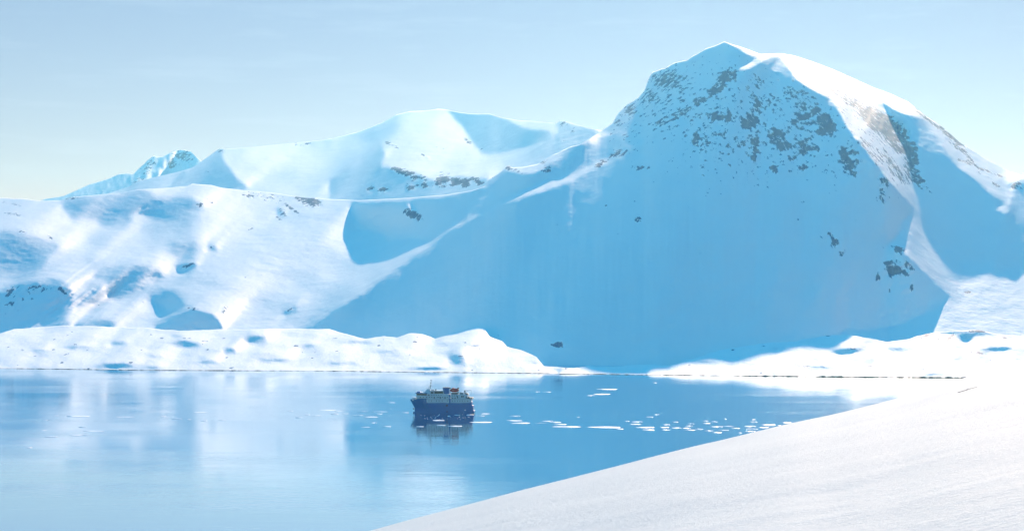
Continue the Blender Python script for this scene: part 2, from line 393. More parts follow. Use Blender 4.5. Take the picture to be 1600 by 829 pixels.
# bare rock: traced patches (centre, radii, tilt, weight)
RK1 = [(1040,125,22,16,-.2,.55),(1015,150,12,14,0,.5),(985,170,12,10,0,.5),(965,190,9,8,0,.45),(1060,130,20,20,0,.4),
 (1135,120,16,14,-.3,.65),(1120,140,18,10,-.6,.6),(1095,158,16,8,-.6,.55),(1060,178,26,10,-.5,.45),(1035,190,22,9,-.5,.45),
 (1125,182,26,9,0,.6),(1090,215,10,14,0,.6),(1105,225,14,6,0,.55),(1130,205,9,14,0,.5),(1138,228,6,8,0,.45),
 (1180,130,20,12,0,.4),(1170,190,16,14,0,.62),(1185,170,16,22,0,.5),(1205,160,20,20,0,.4),(1160,220,7,12,0,.55),(1180,225,9,16,0,.6),(1178,245,5,10,0,.5),
 (1215,215,14,16,.3,.65),(1225,230,20,10,0,.55),(1208,262,8,5,0,.65),(1255,230,18,14,-.3,.6),(1250,262,14,5,0,.55),(1260,180,26,24,0,.5),(1290,195,15,18,0,.75),(1250,190,14,12,0,.6),
 (1245,150,30,14,.3,.45),(1275,235,12,8,0,.5),(1325,245,15,22,0,.62),(1332,270,8,9,0,.5),(1380,195,36,17,.55,.85),(1405,225,22,14,.5,.8),(1360,175,30,9,.4,.6),(1425,245,10,22,.2,.7),
 (1340,165,26,8,.4,.55),(1360,235,30,12,.7,.42),(1400,265,28,14,.8,.48),(1370,215,30,6,.6,.35),(1430,275,20,12,.8,.55),(1380,300,8,20,.2,.45),(1385,285,16,6,.5,.4),
 (1275,105,30,5,.3,.45),(1262,125,14,4,.3,.4),(1300,140,20,6,.4,.45),(1350,130,60,2.5,.42,.45),(1430,172,14,4,.8,.5),(1450,187,22,3.0,.75,.6),(1485,212,24,5,.75,.6),(1500,232,16,4,.6,.55),(1520,255,14,5,1.0,.55),(1530,262,50,2,.4,.55),(1555,288,10,4,.7,.55),(1590,290,12,8,0,.45),
 (1305,380,7,9,.6,.5),(1298,362,5,7,0,.45),(1315,395,6,4,0,.45),(1400,422,16,9,0,.7),(1395,410,14,5,0,.6),(1420,415,12,6,.3,.5),(1372,432,4,7,-.5,.5),(1391,452,3,5,0,.55),(1424,448,3,6,0,.5),(1405,390,12,6,.2,.5),
 (1180,195,170,80,.1,.30),(1390,240,50,50,.6,.26),(1040,150,60,50,-.3,.30),(1000,175,50,40,-.6,.26),(1512,456,5,2,0,.7),(872,538,12,3.5,0,.6),(997,345,5,7,.5,.5),(950,322,6,3,0,.45),(890,480,3,1.5,0,.4),(1015,470,8,3,0,.3),
 (940,255,14,5,-.5,.5),(965,240,16,5,-.2,.5),(985,235,14,4,0,.4),(1000,262,20,4,.1,.4),(855,265,8,5,0,.5),(848,253,5,4,0,.5),(770,272,5,5,0,.6),(795,262,6,4,0,.6),(810,268,8,3,.5,.45),
 (645,335,13,6,.4,.8),(485,314,15,7,.2,.8),(468,309,10,5,.2,.6),(442,332,6,5,.5,.5),(455,325,14,3,.7,.55),(435,340,5,2,.5,.5),(390,306,10,2.5,.1,.6),(330,315,8,2.5,.6,.4),(312,320,6,4,.3,.45),(392,358,4,2.5,0,.55),
 (332,385,4,2.5,0,.6),(295,414,9,3,-.3,.55),(35,362,8,2,.1,.5),(78,371,6,2,.4,.5),(60,450,22,6,-.1,.42),(20,455,14,6,-.5,.45),(100,455,8,5,.5,.5),(18,475,9,7,-.4,.45),(45,460,22,9,-.3,.28),
 (350,485,6,3,0,.5),(352,480,5,2.5,0,.45),(300,482,10,2,.1,.5),(456,481,7,2,-.7,.5),(245,477,0.1,0.1,0,0),(110,309,12,2.5,0,.5),(20,334,12,2,.1,.5),(6,317,6,3,.2,.45),(25,320,9,2,.1,.4),(80,322,8,2,0,.3),(420,308,30,6,.15,.3)]
def rock_field(g, lst, seed):
    r = np.zeros_like(g.XX)
    for cx, cy, rx, ry, t, wt in lst:
        if rx < 1: continue
        dx = g.XX-cx; dy = (g.YY-cy)-t*dx
        r = np.maximum(r, wt*np.exp(-((dx/(rx*1.25))**2+(dy/(ry*1.25))**2)**1.5))
    return np.minimum(r, 0.62)
def det_main(g):
    rk = rock_field(g, RK1, 0); rk = blur(np.clip(rk*1.6, 0, 1), 2)
    d = 0.00035*fbm(g.ny, g.nx, 8, 14, 4, 0.55, seed=31)
    left = np.clip((620-g.XX)/120, 0, 1)
    d = d+left*0.0006*fbm(g.ny, g.nx, 7, 24, 5, 0.62, seed=34)
    d = d+0.0007*fbm(g.ny, g.nx, 110, 11, 4, 0.55, seed=33)*np.clip((g.XX-520)/200, 0, 1)*np.clip((1390-g.XX)/60, 0, 1)*np.clip((g.YY-60)/60, 0, 1)*np.clip((560-g.YY)/80, 0, 1)
    d = d+rk*0.0014*fbm(g.ny, g.nx, 6, 5, 4, 0.6, seed=32)
    return d
g1, u1 = relief(40, 604, 2.0, TOP1, BOT1, D1T, D1B, light_main, detail=det_main)

# --- hills beyond
TOP2 = [(-260,330),(60,330),(160,305),(200,292),(215,283),(250,275),(280,268),(300,262),(325,245),(340,233),(347,231),(352,233),(400,229),(440,225),(475,222),(500,219),(520,216),(560,206),(600,190),(620,179),(640,174),(665,173),(685,170),(695,171),(720,176),(740,178),(765,178),(785,184),(810,188),(840,190),(868,193),(876,188),(884,190),(900,195),(920,200),(940,204),(1000,215),(1100,260),(1200,330),(1860,340)]
_b2 = curve([(x, y+6) for x, y in TOP1 if x < 930]+[(960,240),(1000,300),(1200,350),(1860,360)], _xs)
BOT2 = list(zip(_xs, np.maximum(np.convolve(np.pad(_b2+3, 9, 'edge'), _k, 'valid'), _b2)))
D2T = [(-260,6700),(160,6500),(345,6500),(500,7000),(690,7600),(780,7200),(870,5500),(940,4800),(1100,4400),(1860,4400)]
D2B = [(-260,5700),(300,5250),(520,4400),(760,3850),(900,4000),(1860,4200)]
SH2 = [([(180,306),(205,288),(280,268),(295,266),(245,296),(235,302)],1.5,1),
 ([(256,298),(300,265),(330,246),(345,234),(349,255),(370,280),(388,293),(360,300),(345,299),(310,292),(270,299)],1.8,1),
 ([(515,224),(600,193),(625,178),(618,196),(560,216),(520,231)],4,.8),([(470,224),(515,218),(515,226),(480,228)],3,.6),
 ([(515,318),(517,283),(560,255),(594,227),(599,240),(592,260),(605,261),(640,270),(680,283),(715,275),(765,281),(765,300),(700,315),(520,322)],1.6,1),
 ([(697,170),(735,176),(765,176),(800,190),(820,201),(860,205),(847,219),(800,234),(770,241),(752,238),(735,215),(722,195)],1.8,1),
 ([(808,270),(830,236),(870,205),(878,191),(905,196),(940,208),(980,215),(940,260),(868,262),(830,275)],1.6,1)]
def light_back(g):
    T = 0.22+0.05*fbm(g.ny, g.nx, 22/g.step, 60/g.step, 4, 0.5, seed=41)
    m = np.zeros_like(T)
    for p, s, wt in SH2: m = np.maximum(m, wt*g.poly(p, s))
    return T*(1-m)+(-0.22)*m
RK2 = [(690,0,0,0,0,0),(640,272,24,6,.3,.65),(620,265,12,5,.2,.5),(660,290,20,4,0,.5),(690,282,12,9,-.2,.7),(720,285,18,8,0,.6),(745,282,14,6,.1,.55),(600,296,10,4,.1,.65),(585,295,22,6,.1,.4),(610,225,10,3,.3,.5),(618,230,8,2,.4,.5),(665,245,8,2,.6,.5),(690,230,10,2,.1,.45),(730,220,7,4,.6,.5),(345,236,6,3,0,.5),(325,268,4,2,0,.4),(640,293,8,4,0,.5),(880,195,8,6,0,.4),(875,215,8,5,.4,.35),(900,205,14,4,.2,.35),(470,225,20,2,0,.4),(745,232,8,2,0,.4)]
g2, u2 = relief(140, 380, 2.0, TOP2, BOT2, D2T, D2B, light_back,
                detail=lambda g: 0.0003*fbm(g.ny, g.nx, 8, 14, 4, 0.5, seed=51)+0.0014*np.clip(rock_field(g, RK2, 0)*1.5, 0, 1)*fbm(g.ny, g.nx, 6, 5, 4, 0.6, seed=52))
# --- two faint peaks very far away
TOP3 = [(-260,420),(-60,360),(0,330),(60,314),(70,311),(100,306),(140,288),(170,279),(185,272),(200,270),(209,272),(222,258),(230,250),(241,244),(246,246),(256,245),(270,238),(277,234),(287,234),(298,236),(305,243),(312,249),(330,262),(360,290),(420,330),(500,380),(1860,400)]
BOT3 = [(-260,440),(420,345),(500,395),(1860,430)]
BOT3 = [(-260,450),(0,350),(60,330),(200,325),(300,325),(420,360),(500,400),(1860,430)]
D3T = [(-260,10500),(200,10300),(280,9300),(400,9000),(1860,9000)]
D3B = [(-260,9300),(200,9000),(280,8000),(400,8000),(1860,8000)]
def light_far(g):
    T = 0.12+0.22*fbm(g.ny, g.nx, 30/g.step, 12/g.step, 4, 0.6, seed=61)
    m = g.poly([(60,330),(70,310),(140,288),(185,270),(209,272),(222,258),(215,280),(200,300),(190,330)], 1.5)
    return T*(1-m)-0.2*m
RK3 = [(285,243,14,9,0,.5),(270,255,8,12,-.5,.45),(232,262,14,10,-.8,.45),(215,285,10,6,-.5,.4),(298,248,8,8,.5,.4)]
g3, u3 = relief(210, 460, 2.0, TOP3, BOT3, D3T, D3B, light_far,
                detail=lambda g: 0.0008*fbm(g.ny, g.nx, 10, 4, 4, 0.6, seed=62))

def jag(pts, amp, seed, xr=None):
    """roughens a traced silhouette a little, at the size of rocks and cornices"""
    xs = np.arange(X0, X1+1, 2.0); y = curve(pts, xs)
    n = fbm(1, len(xs), 1, 9, 3, 0.6, seed=seed)[0]
    wgt = np.ones_like(xs) if xr is None else sum(a*np.exp(-((xs-c)/s)**2) for c, s, a in xr)
    return list(zip(xs, y+amp*n*wgt))
T1j = jag(TOP1, 1.0, 71, [(1000,60,1.6),(1060,60,.8),(1480,80,.5),(780,40,1.2),(860,40,1.0),(480,30,.6),(20,60,.8)])
shore = sheet('shore', gM, uM, jag(MOR_TOP, 0.5, 72), [(x, y+0.0) for x, y in SHORE], M_snow_shore, 60,
      rock=rock_field(gM, [(rng.uniform(-40,1600), rng.uniform(516,584), rng.uniform(1.5,5), rng.uniform(.6,1.1), rng.uniform(-.1,.1), rng.uniform(.4,.62)) for k in range(170)]
      +[(1450,521,10,3,-.6,.7),(1485,527,6,3,-.8,.7),(1465,530,8,2,-.5,.5),(1525,517,16,1.6,0,.7),(1332,544,10,1.6,.1,.7),(1250,524,0.5,1,0,0),(1295,524,8,1.2,0,.5),(1255,572,10,1.5,0,.65),(1360,572,5,1.5,0,.6),(1530,552,8,1.6,.1,.65),(1515,550,6,1.6,.1,.6),
        (1405,533,6,1.2,0,.65),(1440,518,6,1.2,0,.6),(720,556,5,1,0,.6),(290,528,6,1.0,0,.6),(320,532,6,1,0,.6),(303,547,8,1,0,.55),(1450,589,0.5,1,0,0)], 1),
      back=(20, 60), backdrop=-6)
tag(shore, kind='structure')
mount = sheet('mountain', g1, u1, T1j, BOT1, M_snow_mtn, 250, rock=rock_field(g1, RK1, 0), back=(120, 500), backdrop=-10)
tag(mount, kind='structure')
hills = sheet('hills', g2, u2, jag(TOP2, 0.7, 73, [(345,20,1),(500,60,.5),(880,30,1.2)]), BOT2, M_snow_back, 110, rock=rock_field(g2, RK2, 0), back=(200, 800), backdrop=-10, xlim=(-260, 1300))
tag(hills, kind='structure')
far = sheet('hills', g3, u3, jag(TOP3, 0.8, 74, [(250,60,1.2)]), BOT3, M_snow_back, 70, rock=rock_field(g3, RK3, 0), back=(300, 1000), backdrop=-10, xlim=(-260, 520))
tag(far, kind='structure')

# ------------------------------------------------------------------ foreground snow slope
EDGE = [(-260,1010),(0,965),(300,895),(500,848),(570,829),(650,807),(720,789),(800,768),(900,744),(1000,718),(1070,700),(1140,684),(1230,662),(1300,648),(1400,622),(1480,597),(1540,579),(1600,562),(1700,535),(1860,500)]
def fore():
    # a hilltop modelled all the way round the photographer; columns are dense where the picture looks
    th_in = np.arctan((np.arange(-500, 2101, 5.0)-CX)/F)
    th_out = np.concatenate([np.linspace(th_in[-1], math.pi, 90)[1:-1], np.linspace(math.pi, 2*math.pi+th_in[0], 90)[:-1]])
    th = np.concatenate([th_in, th_out])
    def params(t):
        px = CX+F*np.tan(np.clip(t, th_in[0], th_in[-1])); p = np.array(EDGE, float)
        ye = np.interp(px, p[:, 0], p[:, 1]); lo = px < p[0, 0]; ye[lo] = p[0, 1]+(p[0, 0]-px[lo])*0.2
        hi = px > p[-1, 0]; ye[hi] = p[-1, 1]-(px[hi]-p[-1, 0])*0.12
        k = np.ones(9)/9; ye = np.convolve(np.pad(ye, 4, 'edge'), k, 'valid')
        eye = 1.7; R = 55+25*np.clip((px-500)/1100, 0, 1); c = eye/R**2; s_ = (ye-HY)/F-2*eye/R
        return s_, c
    s_i, c_i = params(th_in)
    s_i = s_i*np.cos(th_in); c_i = c_i*np.cos(th_in)**2
    n_ = len(th_in); s_ = np.zeros(len(th)); c_ = np.zeros(len(th)); s_[:n_] = s_i; c_[:n_] = c_i
    u = (th_out-th_in[-1])/(2*math.pi+th_in[0]-th_in[-1])           # 0..1 round the back, from right to left
    e = 0.5-0.5*np.cos(math.pi*u); hump = np.sin(math.pi*u)
    s_[n_:] = s_i[-1]*(1-e)+s_i[0]*e-0.09*hump; c_[n_:] = c_i[-1]*(1-e)+c_i[0]*e-0.00022*hump
    rr = np.concatenate([[0.4], np.linspace(1.0, 12, 14), np.geomspace(12.6, 95, 190), np.geomspace(98, 1100, 50)])[:, None]
    z = H-1.7-s_[None]*rr-c_[None]*rr**2
    n1 = fbm(len(rr), len(th), 26, 90, 4, 0.45, seed=81); n2 = fbm(len(rr), len(th), 5, 60, 3, 0.5, seed=82)
    wr = np.ones(len(th)); wr[n_:] = 0; wr[n_-20:n_] = np.linspace(1, 0, 20); wr[:20] = np.linspace(0, 1, 20)
    z = z+np.clip(rr/30, 0, 1)*np.clip((400-rr)/300, 0, 1)*(0.05*n1+0.018*n2)*wr[None]
    z = np.maximum(z, -6)
    V = np.stack([np.sin(th)[None]*rr, np.cos(th)[None]*rr, z], -1)
    R_, nx = z.shape
    idx = np.arange(R_*nx).reshape(R_, nx); nxt = np.roll(idx, -1, axis=1)
    q = np.stack([idx[:-1], nxt[:-1], nxt[1:], idx[1:]], -1).reshape(-1, 4).tolist()
    V = np.concatenate([V.reshape(-1, 3), [[0, 0, H-1.7]]]); hub = len(V)-1
    q += [(int(idx[0, (i+1) % nx]), int(idx[0, i]), hub) for i in range(nx)]
    return mesh_obj('ground', V, q, None, smooth=True)
ground = fore(); tag(ground, kind='structure')
m, n, l, p = newmat('foreground_snow')
tc = n.new('ShaderNodeTexCoord')
mp_ = n.new('ShaderNodeMapping'); mp_.inputs['Rotation'].default_value = (0, 0, 0.5); mp_.inputs['Scale'].default_value = (0.35, 1.0, 1.0); l.new(tc.outputs['Object'], mp_.inputs[0])
a1 = n.new('ShaderNodeTexNoise'); a1.inputs['Scale'].default_value = 1.1; a1.inputs['Detail'].default_value = 6; l.new(mp_.outputs[0], a1.inputs['Vector'])
a2 = n.new('ShaderNodeTexNoise'); a2.inputs['Scale'].default_value = 9; a2.inputs['Detail'].default_value = 6; a2.inputs['Roughness'].default_value = .7; l.new(tc.outputs['Object'], a2.inputs['Vector'])
b1 = n.new('ShaderNodeBump'); b1.inputs['Distance'].default_value = 0.015; l.new(a1.outputs[0], b1.inputs['Height'])
b2 = n.new('ShaderNodeBump'); b2.inputs['Distance'].default_value = 0.03; l.new(a2.outputs[0], b2.inputs['Height']); l.new(b1.outputs[0], b2.inputs['Normal'])
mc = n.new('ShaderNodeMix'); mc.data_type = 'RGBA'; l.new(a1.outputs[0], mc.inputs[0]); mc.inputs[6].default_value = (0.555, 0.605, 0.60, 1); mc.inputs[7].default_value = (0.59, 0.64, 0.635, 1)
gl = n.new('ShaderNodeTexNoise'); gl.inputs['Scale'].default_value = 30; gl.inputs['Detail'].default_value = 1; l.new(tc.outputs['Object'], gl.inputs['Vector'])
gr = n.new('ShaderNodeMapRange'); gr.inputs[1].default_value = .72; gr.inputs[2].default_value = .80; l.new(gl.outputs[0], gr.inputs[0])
gm = n.new('ShaderNodeMix'); gm.data_type = 'RGBA'; l.new(gr.outputs[0], gm.inputs[0]); l.new(mc.outputs[2], gm.inputs[6]); gm.inputs[7].default_value = (.9, .92, .95, 1)   # snow sparkle painted into the base colour as bright flecks
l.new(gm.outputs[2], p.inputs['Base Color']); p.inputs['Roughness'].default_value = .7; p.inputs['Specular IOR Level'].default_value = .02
l.new(b2.outputs[0], p.inputs['Normal'])
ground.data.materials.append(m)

# ------------------------------------------------------------------ water
m, n, l, p = newmat('fjord_water')
tc = n.new('ShaderNodeTexCoord')
def noise(scale, detail, stretch=(1, 1, 1), rough=0.5):
    mpn = n.new('ShaderNodeMapping'); mpn.inputs['Scale'].default_value = stretch; l.new(tc.outputs['Object'], mpn.inputs[0])
    t = n.new('ShaderNodeTexNoise'); t.inputs['Scale'].default_value = scale; t.inputs['Detail'].default_value = detail; t.inputs['Roughness'].default_value = rough
    l.new(mpn.outputs[0], t.inputs['Vector']); return t
r1 = noise(0.25, 3, (1, 1.6, 1)); r2 = noise(0.03, 2, (1, 3, 1)); pm = noise(0.005, 4, (0.6, 3.5, 1))
mr = n.new('ShaderNodeMapRange'); mr.inputs[1].default_value = .42; mr.inputs[2].default_value = .66; mr.inputs[3].default_value = 0.008; mr.inputs[4].default_value = 0.09
l.new(pm.outputs[0], mr.inputs[0])
bb = n.new('ShaderNodeBump'); bb.inputs['Distance'].default_value = 1.0; l.new(r1.outputs[0], bb.inputs['Height']); l.new(mr.outputs[0], bb.inputs['Strength'])
bb2 = n.new('ShaderNodeBump'); bb2.inputs['Distance'].default_value = 1.0; bb2.inputs['Strength'].default_value = 0.035; l.new(r2.outputs[0], bb2.inputs['Height']); l.new(bb.outputs[0], bb2.inputs['Normal'])
n.remove(p)
fr = n.new('ShaderNodeFresnel'); fr.inputs['IOR'].default_value = 1.33; l.new(bb2.outputs[0], fr.inputs['Normal'])
pw = n.new('ShaderNodeMath'); pw.operation = 'POWER'; pw.inputs[1].default_value = 0.15; l.new(fr.outputs[0], pw.inputs[0])
gs = n.new('ShaderNodeBsdfGlossy'); gs.inputs['Roughness'].default_value = 0.07; gs.inputs['Color'].default_value = (0.85, 0.93, 0.97, 1); l.new(bb2.outputs[0], gs.inputs['Normal'])
df = n.new('ShaderNodeBsdfDiffuse'); df.inputs['Color'].default_value = (0.0, 0.07, 0.20, 1)
ms_ = n.new('ShaderNodeMixShader'); l.new(pw.outputs[0], ms_.inputs[0]); l.new(df.outputs[0], ms_.inputs[1]); l.new(gs.outputs[0], ms_.inputs[2])
l.new(ms_.outputs[0], n['Material Output'].inputs['Surface'])
water = mesh_obj('water', [(-5500, -1400, 0), (5500, -1400, 0), (5500, 11500, 0), (-5500, 11500, 0)], [(0, 1, 2, 3)], m)
tag(water, kind='structure')

# ------------------------------------------------------------------ cruise ship
class MB:
    def __init__(s): s.v = []; s.f = []
    def box(s, x0, x1, y0, y1, z0, z1, tx=0.0, tz=0.0):
        n = len(s.v)
        s.v += [(x0, y0, z0), (x1, y0, z0), (x1, y1, z0), (x0, y1, z0), (x0+tx, y0+tz, z1), (x1-tx, y0+tz, z1), (x1-tx, y1-tz, z1), (x0+tx, y1-tz, z1)]
        s.f += [tuple(n+i for i in q) for q in ((0,3,2,1),(4,5,6,7),(0,1,5,4),(1,2,6,5),(2,3,7,6),(3,0,4,7))]; return s
    def prism(s, pts, y0, y1):
        n = len(s.v); k = len(pts)
        s.v += [(x, y0, z) for x, z in pts]+[(x, y1, z) for x, z in pts]
        s.f += [tuple(n+i for i in range(k)), tuple(n+k+i for i in reversed(range(k)))]
        s.f += [(n+i, n+k+i, n+k+(i+1) % k, n+(i+1) % k) for i in range(k)]; return s
    def tube(s, a, b, r0, r1=None, k=8):
        r1 = r0 if r1 is None else r1
        a = Vector(a); b = Vector(b); d = (b-a).normalized()
        u = d.orthogonal().normalized(); w = d.cross(u); n = len(s.v)
        for P, r in ((a, r0), (b, r1)):
            s.v += [tuple(P+r*(math.cos(t)*u+math.sin(t)*w)) for t in [2*math.pi*i/k for i in range(k)]]
        s.f += [(n+i, n+(i+1) % k, n+k+(i+1) % k, n+k+i) for i in range(k)]
        s.f += [tuple(n+i for i in reversed(range(k))), tuple(n+k+i for i in range(k))]; return s
    def build(s, name, mat, parent=None, smooth=False, bev=0.0):
        o = mesh_obj(name, s.v, s.f, mat, parent, smooth)
        if bev:
            b = o.modifiers.new('bevel', 'BEVEL'); b.width = bev; b.segments = 2; b.limit_method = 'ANGLE'
        return o
def empty(name, loc, rz=0):
    o = bpy.data.objects.new(name, None); C.objects.link(o); o.location = loc; o.rotation_euler = (0, 0, rz); return o

P_blue = plain('hull_blue_paint', (0.0, 0.14, 0.40), 0.35, var=.15, scale=.3)
P_white = plain('ship_white_paint', (0.62, 0.70, 0.72), 0.4, var=.05, scale=.6)
P_dark = plain('ship_dark_fittings', (0.03, 0.035, 0.045), 0.5)
P_glass = plain('ship_window_glass', (0.012, 0.02, 0.03), 0.08)
P_red = plain('lifeboat_orange_red', (0.7, 0.03, 0.03), 0.4)
P_steel = plain('ship_grey_steel', (0.30, 0.32, 0.34), 0.45)
P_deck = plain('ship_green_deck', (0.06, 0.11, 0.12), 0.7)
Q = 0.0593
def zx(v): return (v-160)*Q
def zz(v): return (520-v)*Q
def half(x, z):
    xs = 0.0+3.6*max(0, min(1, (10.4-z)/6.6)) if z < 10.4 else 0.0
    t = max(0.0, (x-xs)/(13.5-0.25*z))
    b = 5.5*min(1.0, t)**0.62
    fl = 1.0-0.10*max(0, (8-z)/8)*(1-min(1, x/30))
    st = 1.0-0.10*max(0, (x-40)/8.5)**2
    return max(0.04, b*fl*st), xs
HZ = math.hypot(0, 0)
def hull():
    V = []; Fc = []
    zs = [-1.5, -0.5, 0.6, 2.0, 3.8, 5.6, 7.2, 8.3]
    st = [0, .02, .05, .09, .14, .2, .27, .36, .5, .7, .85, .93, 1]
    for z in zs:
        _, xs = half(0, z)
        for t in st:
            x = xs+(48.3-xs)*t; V.append((x, -half(x, z)[0], z))
    n = len(st); m = len(zs)
    V += [(x, -y, z) for x, y, z in V]
    o = n*m
    for i in range(m-1):
        for j in range(n-1):
            a = i*n+j; Fc.append((a, a+1, a+1+n, a+n)); Fc.append((o+a, o+a+n, o+a+1+n, o+a+1))
        Fc.append((i*n, i*n+n, o+i*n+n, o+i*n)); e = i*n+n-1; Fc.append((e, o+e, o+e+n, e+n))
    t0 = (m-1)*n
    for j in range(n-1): Fc.append((t0+j, t0+j+1, o+t0+j+1, o+t0+j))
    # raised bow bulwark
    k = len(V); bx = [0, .6, 1.6, 3, 5, 7.5, 10.5, 13.4]
    for z in (8.3, 9.6, 11.0):
        for x in bx:
            zt = z if z < 11 else 10.5+0.7*min(1, x/9)
            xx = x+(1.15*(10.4-z)/2.1*(1-x/13.4) if z < 10.4 else 0)
            V.append((xx, -half(xx, z)[0]*1.003, zt))
    V += [(x, -y, z) for x, y, z in V[k:]]
    q = len(bx); o2 = 3*q
    for i in range(2):
        for j in range(q-1):
            a = k+i*q+j; Fc.append((a, a+1, a+1+q, a+q)); Fc.append((o2+a, o2+a+q, o2+a+1+q, o2+a+1))
        a = k+i*q; Fc.append((a, a+q, o2+a+q, o2+a))
    a = k+q-1; Fc.append((a, o2+a, o2+a+q, a+q)); Fc.append((a+q, o2+a+q, o2+a+2*q, a+2*q))
    i = 1
    for j in range(q-1):
        a = k+q+j; Fc.append((a, a+1, o2+a+1, o2+a))      # forecastle deck behind the bulwark
    return V, Fc
dsh = 1231.0
sc_pos = at(689.5, HY+H/dsh*F, dsh); sc_pos.z = 0
ship = empty('ship', (sc_pos.x, sc_pos.y, 0), math.radians(-4))
tag(ship, 'cruise ship with dark blue hull, white upper decks and red lifeboat on the fjord', 'ship')
V, Fc = hull(); OX = -24.2
def shift(o):
    for v in o.data.vertices: v.co.x += OX
    return o
S = lambda mb, name, mat, parent=ship, smooth=False, bev=0.0: shift(mb.build(name, mat, parent, smooth, bev))
hull_o = mesh_obj('hull', V, Fc, P_blue, ship); shift(hull_o)
b = hull_o.modifiers.new('bevel', 'BEVEL'); b.width = 0.05; b.limit_method = 'ANGLE'
S(MB().tube((2.4, 0, .6), (4.6, 0, .2), .5, .9, 10), 'bulbous_bow', P_blue, hull_o)
S(MB().box(zx(198), zx(216), -.9, .9, zz(470), zz(458)), 'anchor', P_dark, hull_o)
S(MB().box(zx(640), zx(664), -5.62, -5.45, zz(425), zz(402)), 'hull_door', P_dark, hull_o)
S(MB().box(zx(645), zx(662), -5.62, -5.4, zz(500), zz(485)), 'hull_door', P_dark, hull_o)
S(MB().box(zx(312), zx(352), -4.72, -4.3, zz(362), zz(355)), 'name_plate', P_white, hull_o)
S(MB().box(48.2, 50.0, -4.6, 4.6, .3, 2.3).box(48.2, 49.3, -5.0, 5.0, 2.3, 6.2, .1), 'stern_platform', P_blue, hull_o, bev=.15)
S(MB().box(zx(880), zx(898), -5.62, -5.4, zz(478), zz(466)), 'draught_mark', P_white, hull_o)
def slab(x0, x1, z0, z1, k=1.004, n=12, tz=0):
    """deckhouse side that follows the plan of the hull"""
    mb = MB(); xs = [x0+(x1-x0)*i/n for i in range(n+1)]
    ring = [(x, -half(x, 9)[0]*k+tz) for x in xs]+[(x, half(x, 9)[0]*k-tz) for x in reversed(xs)]
    q = len(ring)
    mb.v = [(x, y, z0) for x, y in ring]+[(x, y, z1) for x, y in ring]
    mb.f = [(i, (i+1) % q, q+(i+1) % q, q+i) for i in range(q)]+[tuple(reversed(range(q))), tuple(range(q, 2*q))]
    return mb
band = S(slab(zx(388), zx(962), 8.34, zz(330)), 'upper_hull', P_white)
def port(cx, z, parent, r=.33):
    S(MB().tube((cx, -5.62, z), (cx, -5.4, z), r, r, 12), 'porthole', P_glass, parent)
for v in (418, 452, 517, 550, 590, 658, 722, 755, 788, 820, 852, 885, 920): port(zx(v), zz(353), band)
S(slab(zx(385), zx(985), zz(330)+.005, zz(327), 1.02), 'deck_edge', P_steel, band)
# forecastle
fo = S(MB().box(zx(190), zx(240), -2.4, 2.4, 9.7, 12.0, .3, .3), 'windlass_house', P_white, bev=.1)
S(MB().tube((zx(320), -1, 14), (zx(320), -1, zz(222)), .16), 'vent_post', P_white)
# first deckhouse and bridge
d1 = S(slab(zx(245), zx(684), zz(327)+.01, zz(290), .93, 14), 'lower_deckhouse', P_white, bev=.08)
for v in (482, 560, 622): S(MB().box(zx(v), zx(v)+.55, -5.25, -5.0, zz(325), zz(300)), 'door', P_glass, d1)
for v in (300, 340, 380, 420, 450, 520, 540, 590, 650): S(MB().box(zx(v), zx(v)+.6, -5.25 if v > 380 else -5.2, -4.4, zz(312), zz(303)), 'window', P_glass, d1)
br = S(slab(zx(252), zx(440), zz(290)+.01, zz(250), .92, 10), 'bridge', P_white, bev=.08)
S(slab(zx(250), zx(388), zz(284), zz(266), .945, 10), 'bridge_window', P_glass, br)
S(slab(zx(236), zx(395), zz(262), zz(252), 1.0, 10), 'bridge_roof', P_blue, br)
S(MB().box(zx(256), zx(300), -3.5, 3.5, zz(252), zz(238)), 'wheelhouse_top', P_blue, br, bev=.1)
S(MB().box(zx(396), zx(432), -5.45, -4.6, zz(292), zz(268)), 'bridge_wing', P_white, br, bev=.05)
S(MB().box(zx(402), zx(425), -5.5, -4.7, zz(285), zz(274)), 'window', P_glass, br)
d2 = S(slab(zx(392), zx(680), zz(290)+.01, zz(268), .93, 8), 'middle_deckhouse', P_white, bev=.08)
for v in (450, 480, 510, 540, 570): S(MB().box(zx(v), zx(v)+.5, -5.25, -5.05, zz(284), zz(276)), 'window', P_glass, d2)
d3 = S(slab(zx(432), zx(604), zz(268)+.01, zz(226), .80, 6), 'lounge', P_white, bev=.08)
S(slab(zx(440), zx(476), zz(260), zz(238), .81, 4), 'lounge_window', P_glass, d3)
S(slab(zx(486), zx(597), zz(262), zz(234), .81, 4), 'lounge_window', P_glass, d3)
S(slab(zx(430), zx(606), zz(228), zz(223), .84, 4), 'roof', P_white, d3)
S(MB().tube((zx(500), -1.5, zz(224)), (zx(500), -1.5, zz(204)), .5, .5, 10), 'ventilator', P_dark, d3, smooth=False)
S(MB().box(zx(440), zx(480), -2, 0, zz(224), zz(214)), 'locker', P_steel, d3)
